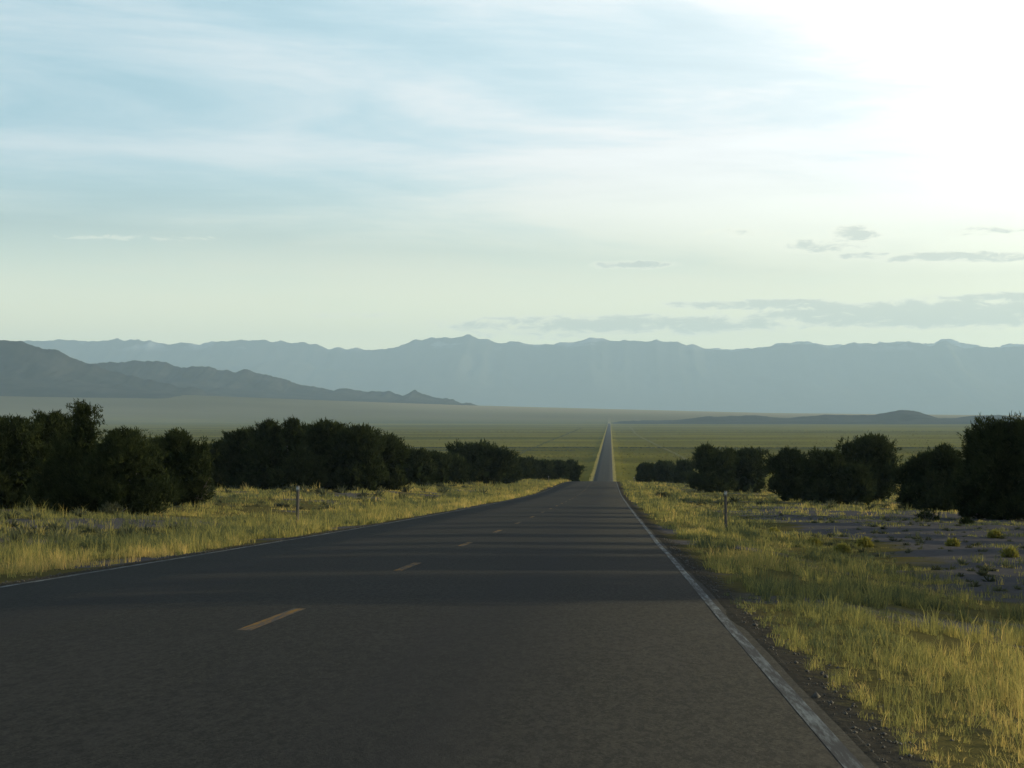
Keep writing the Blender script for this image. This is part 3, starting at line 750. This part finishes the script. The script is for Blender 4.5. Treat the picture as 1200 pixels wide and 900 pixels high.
rb = np.random.default_rng(431); bd = rb.uniform(1050, 5200, 1500) ** 1.0; bx = -72 + rb.normal(0, 1.2, 1500)
V_, (q_, t_), a_ = shrub_mesh(np.stack([bx, bd, ground(bx, bd) - .05], -1), rb.uniform(.35, .75, 1500), rb.uniform(.3, .8, 1500), 432, 6, .9)
kind(mesh_from("greasewood_brush", V_, [q_, t_], SAGE, attrs={'tint': a_}), 'stuff', "thin line of brush running along the straight road over the valley floor")
ts_ = STN[(STN > 900) & (STN < 6000)]
tv_ = np.array([[48 + o_ + 5 * math.sin(q / 700), q, 0] for q in ts_ for o_ in (-1.6, 1.6)]); tv_[:, 2] = ground(tv_[:, 0], tv_[:, 1]) + .22
mt_, tt_, bt_ = new_mat("pale_track_dust"); gt_ = tt_.node('ShaderNodeNewGeometry')
tt_.l.new(tt_.mix(tt_.noise(gt_.outputs['Position'], .3, 4, .6), (.14, .13, .05), (.22, .20, .08)), bt_.inputs['Base Color']); bt_.inputs['Roughness'].default_value = 1.0; bt_.inputs['Specular IOR Level'].default_value = 0.0
kind(mesh_from("dirt_track", tv_, grid_faces(2, len(ts_)), mt_), 'structure')

# tall bright grass that follows the straight road over the valley floor
fs = []
for sg, e, sd in ((1, RE, 341), (-1, LE, 342)):
    xr = (e + .5, e + 1.6) if sg > 0 else (e - 2.0, e - .5)
    fs.append(tufts(xr, (860, 2600), .6, 5, .42, sd, lambda x, d: np.full_like(x, .85), lambda x, d: np.full_like(x, 1.15), .12))
    fs.append(tufts(xr, (2600, 6500), .25, 5, .65, sd + 5, lambda x, d: np.full_like(x, .85), lambda x, d: np.full_like(x, 1.15), .12))
grass_object("roadside_grass", fs, "bright dry grass edging the straight road over the valley floor")

# loose stones along the crumbled pavement edges
def stones(n, seed, side, d0, d1):
    r = np.random.default_rng(seed); d = d0 + (d1 - d0) * r.uniform(0, 1, n) ** 1.6
    off_ = np.abs(r.normal(.05, .30, n)); x = RE + off_ if side > 0 else LE - off_
    sz = r.lognormal(-5.1, .45, n) * (1 + d / 80); z = ground(x, d) + sz * .2
    base_ = np.array([[1, 0, 0], [-1, 0, 0], [0, 1, 0], [0, -1, 0], [0, 0, .8], [0, 0, -.8]], float)
    V = (base_[None] * r.uniform(.6, 1.3, (n, 6, 1)) * sz[:, None, None]) + np.stack([x, d, z], -1)[:, None, :]
    f0 = np.array([[0, 2, 4], [2, 1, 4], [1, 3, 4], [3, 0, 4], [2, 0, 5], [1, 2, 5], [3, 1, 5], [0, 3, 5]])
    return V.reshape(-1, 3), (f0[None] + np.arange(n)[:, None, None] * 6).reshape(-1, 3)
m_st, t_st, b_st = new_mat("roadside_gravel"); g_st = t_st.node('ShaderNodeNewGeometry')
t_st.l.new(t_st.mix(t_st.noise(g_st.outputs['Position'], 30.0, 3, .7), (.03, .028, .025), (.12, .11, .095)), b_st.inputs['Base Color']); b_st.inputs['Roughness'].default_value = .9
sv, sf = stones(1300, 601, 1, 6, 50); kind(mesh_from("gravel", sv, sf, m_st), 'stuff', "loose gravel along the right edge of the asphalt")
sv, sf = stones(700, 602, -1, 22, 70); kind(mesh_from("gravel", sv, sf, m_st), 'stuff', "loose gravel along the left edge of the asphalt")

# single bushes on the sandy flat
def bush(name, px, d, h, mat, seed, label, group, tm=.6, wide=1.3):
    r = np.random.default_rng(seed); x = at(px, d)
    root = bpy.data.objects.new(name, None); COL.objects.link(root); root.location = (x, d, float(ground(x, d)) - .03); thing(root, label, "bush", group)
    st = [tube(limb_path(r, (0, 0, -.05), (r.normal(0, .35) * h * wide, r.normal(0, .35) * h * wide, h * .55), .04 * h, 4), np.linspace(.02, .006, 4) * (1 + h), 4) for _ in range(7)]
    v, f = join(st); mesh_from("stem", v, f, BARK, root)
    n = 150; dr_ = unit(r.normal(0, 1, (n, 3))); dr_[:, 2] = np.abs(dr_[:, 2])
    P = dr_ * np.array([h * wide * .5, h * wide * .5, h * .72]) * r.uniform(.45, 1, (n, 1)); P[:, 2] += .05 * h
    V, Fa = sprays(r, P, unit(dr_ + [0, 0, .8]), 7, max(.11, d * .0009), max(.02, d * .00022), .5)
    mesh_from("foliage", V, Fa, mat, root, attrs={'tint': np.repeat(np.clip(r.normal(tm, .25, n), 0, 1.6), 28)})
bush("dark_bush", 1084, 112, .85, JUN, 501, "low dark bush on the sandy flat in front of the medium juniper", None, .3, 1.7)
bush("dark_bush", 1128, 100, .45, JUN, 502, "smallest dark bush at the foot of the spire-topped juniper", None, .3, 1.5)
gR = "yellow rabbitbrush clumps on the sandy flat"
for k, (px, d, h) in enumerate([(1010, 58, .38), (985, 56, .30), (952, 62, .34), (1160, 70, .34), (1112, 60, .28), (1178, 52, .30), (905, 78, .34)]):
    bush("rabbitbrush", px, d, h * .72, RABBIT, 510 + k, "small yellow-green rabbitbrush clump on the grey sandy flat", gR, .85)
bush("grey_bush", 125, 82, .7, SAGE, 530, "greyish bush at the foot of the spiky juniper in the left thicket", None, .55, 1.5)
bush("grey_bush", 775, 215, .9, SAGE, 531, "rounded dull green bush on the right verge before the crest row", None, .35, 1.8)

# ------------------------------------------------------------------ marker posts
def plain(name, col, rough=.6, metal=0.0):
    m, t, b = new_mat(name)
    geo = t.node('ShaderNodeNewGeometry'); n = t.noise(geo.outputs['Position'], 18.0, 5, .7)
    t.l.new(t.mix(n, tuple(q * .6 for q in col), col), b.inputs['Base Color']); b.inputs['Roughness'].default_value = rough; b.inputs['Metallic'].default_value = metal
    return m
STEEL = plain("weathered_steel", (.11, .10, .085), .7, .2); REFL = plain("white_reflector", (.50, .50, .47), .3); BACK = plain("reflector_backing", (.25, .25, .24), .5)

def box(cx, cy, cz, sx, sy, sz):
    v = np.array([[x, y, z] for z in (-1, 1) for y in (-1, 1) for x in (-1, 1)], float) * [sx / 2, sy / 2, sz / 2] + [cx, cy, cz]
    return v, np.array([[0, 2, 3, 1], [4, 5, 7, 6], [0, 1, 5, 4], [2, 6, 7, 3], [0, 4, 6, 2], [1, 3, 7, 5]])

def marker_post(x, d, h, label, group, tilt=0.0):
    root = bpy.data.objects.new("marker_post", None); COL.objects.link(root)
    root.location = (x, d, float(ground(x, d))); root.rotation_euler = (0, tilt, 0); thing(root, label, "marker post", group)
    # flanged channel section
    sec = np.array([(-.050, .012), (-.026, .012), (-.018, -.022), (.018, -.022), (.026, .012), (.050, .012), (.050, .018), (.022, .018), (.014, -.016), (-.014, -.016), (-.022, .018), (-.050, .018)])
    n = len(sec); v = np.array([[a, b, z] for z in (-.25, h) for a, b in sec]); i = np.arange(n); j = (i + 1) % n
    f = np.stack([i, j, j + n, i + n], -1)
    mesh_from("post", v, f, STEEL, root)
    bv, bf = box(0, -.030, h - .10, .105, .010, .17); mesh_from("reflector_plate", bv, bf, BACK, root)
    th = np.linspace(0, 2 * np.pi, 20, endpoint=False)
    rv = np.concatenate([np.stack([.044 * np.cos(th), np.full(20, -.035), h - .10 + .044 * np.sin(th)], -1), np.stack([.040 * np.cos(th), np.full(20, -.043), h - .10 + .040 * np.sin(th)], -1), [[0, -.044, h - .10]]])
    i = np.arange(20); j = (i + 1) % 20
    mesh_from("reflector", rv, [np.stack([i, j, j + 20, i + 20], -1), np.stack([i + 20, j + 20, np.full(20, 40)], -1)], REFL, root)
    for zz in (h - .17, h - .03):
        bv, bf = box(0, -.037, zz, .014, .006, .014); mesh_from("bolt", bv, bf, STEEL, root)
gP = "reflector posts along the road"
marker_post(at(347, 66.6), 66.6, 1.42, "slim steel reflector post in the tall grass of the left verge", gP, .01)
marker_post(at(850, 71), 71, 1.40, "slim steel reflector post on the grassy right bank", gP, -.012)
marker_post(at(643, 330), 330, 1.3, "far reflector post on the left verge beside the road crest", gP)
marker_post(at(743, 330), 330, 1.3, "far reflector post on the right verge beside the road crest", gP)

# ------------------------------------------------------------------ haze
def haze_box():
    x0, x1, y0, y1, z0, z1 = -23000, 23000, -420, 36600, -110, 1420
    v = np.array([[x, y, z] for z in (z0, z1) for y in (y0, y1) for x in (x0, x1)], float)
    f = np.array([[0, 2, 3, 1], [4, 5, 7, 6], [0, 1, 5, 4], [2, 6, 7, 3], [0, 4, 6, 2], [1, 3, 7, 5]])
    m = bpy.data.materials.new("haze_air"); m.use_nodes = True; t = NT(m.node_tree); t.n.clear()
    o = t.node('ShaderNodeOutputMaterial'); p = t.node('ShaderNodeVolumePrincipled')
    p.inputs['Color'].default_value = (0.55, 0.77, 1.0, 1); p.inputs['Density'].default_value = 4.3e-5; p.inputs['Anisotropy'].default_value = 0.15
    t.l.new(p.outputs[0], o.inputs['Volume'])
    kind(mesh_from("haze", v, f, m), 'stuff', "thin blue evening haze filling the valley air")
haze_box()
scn.cycles.volume_bounces = 3
scn.cycles.use_denoising = True
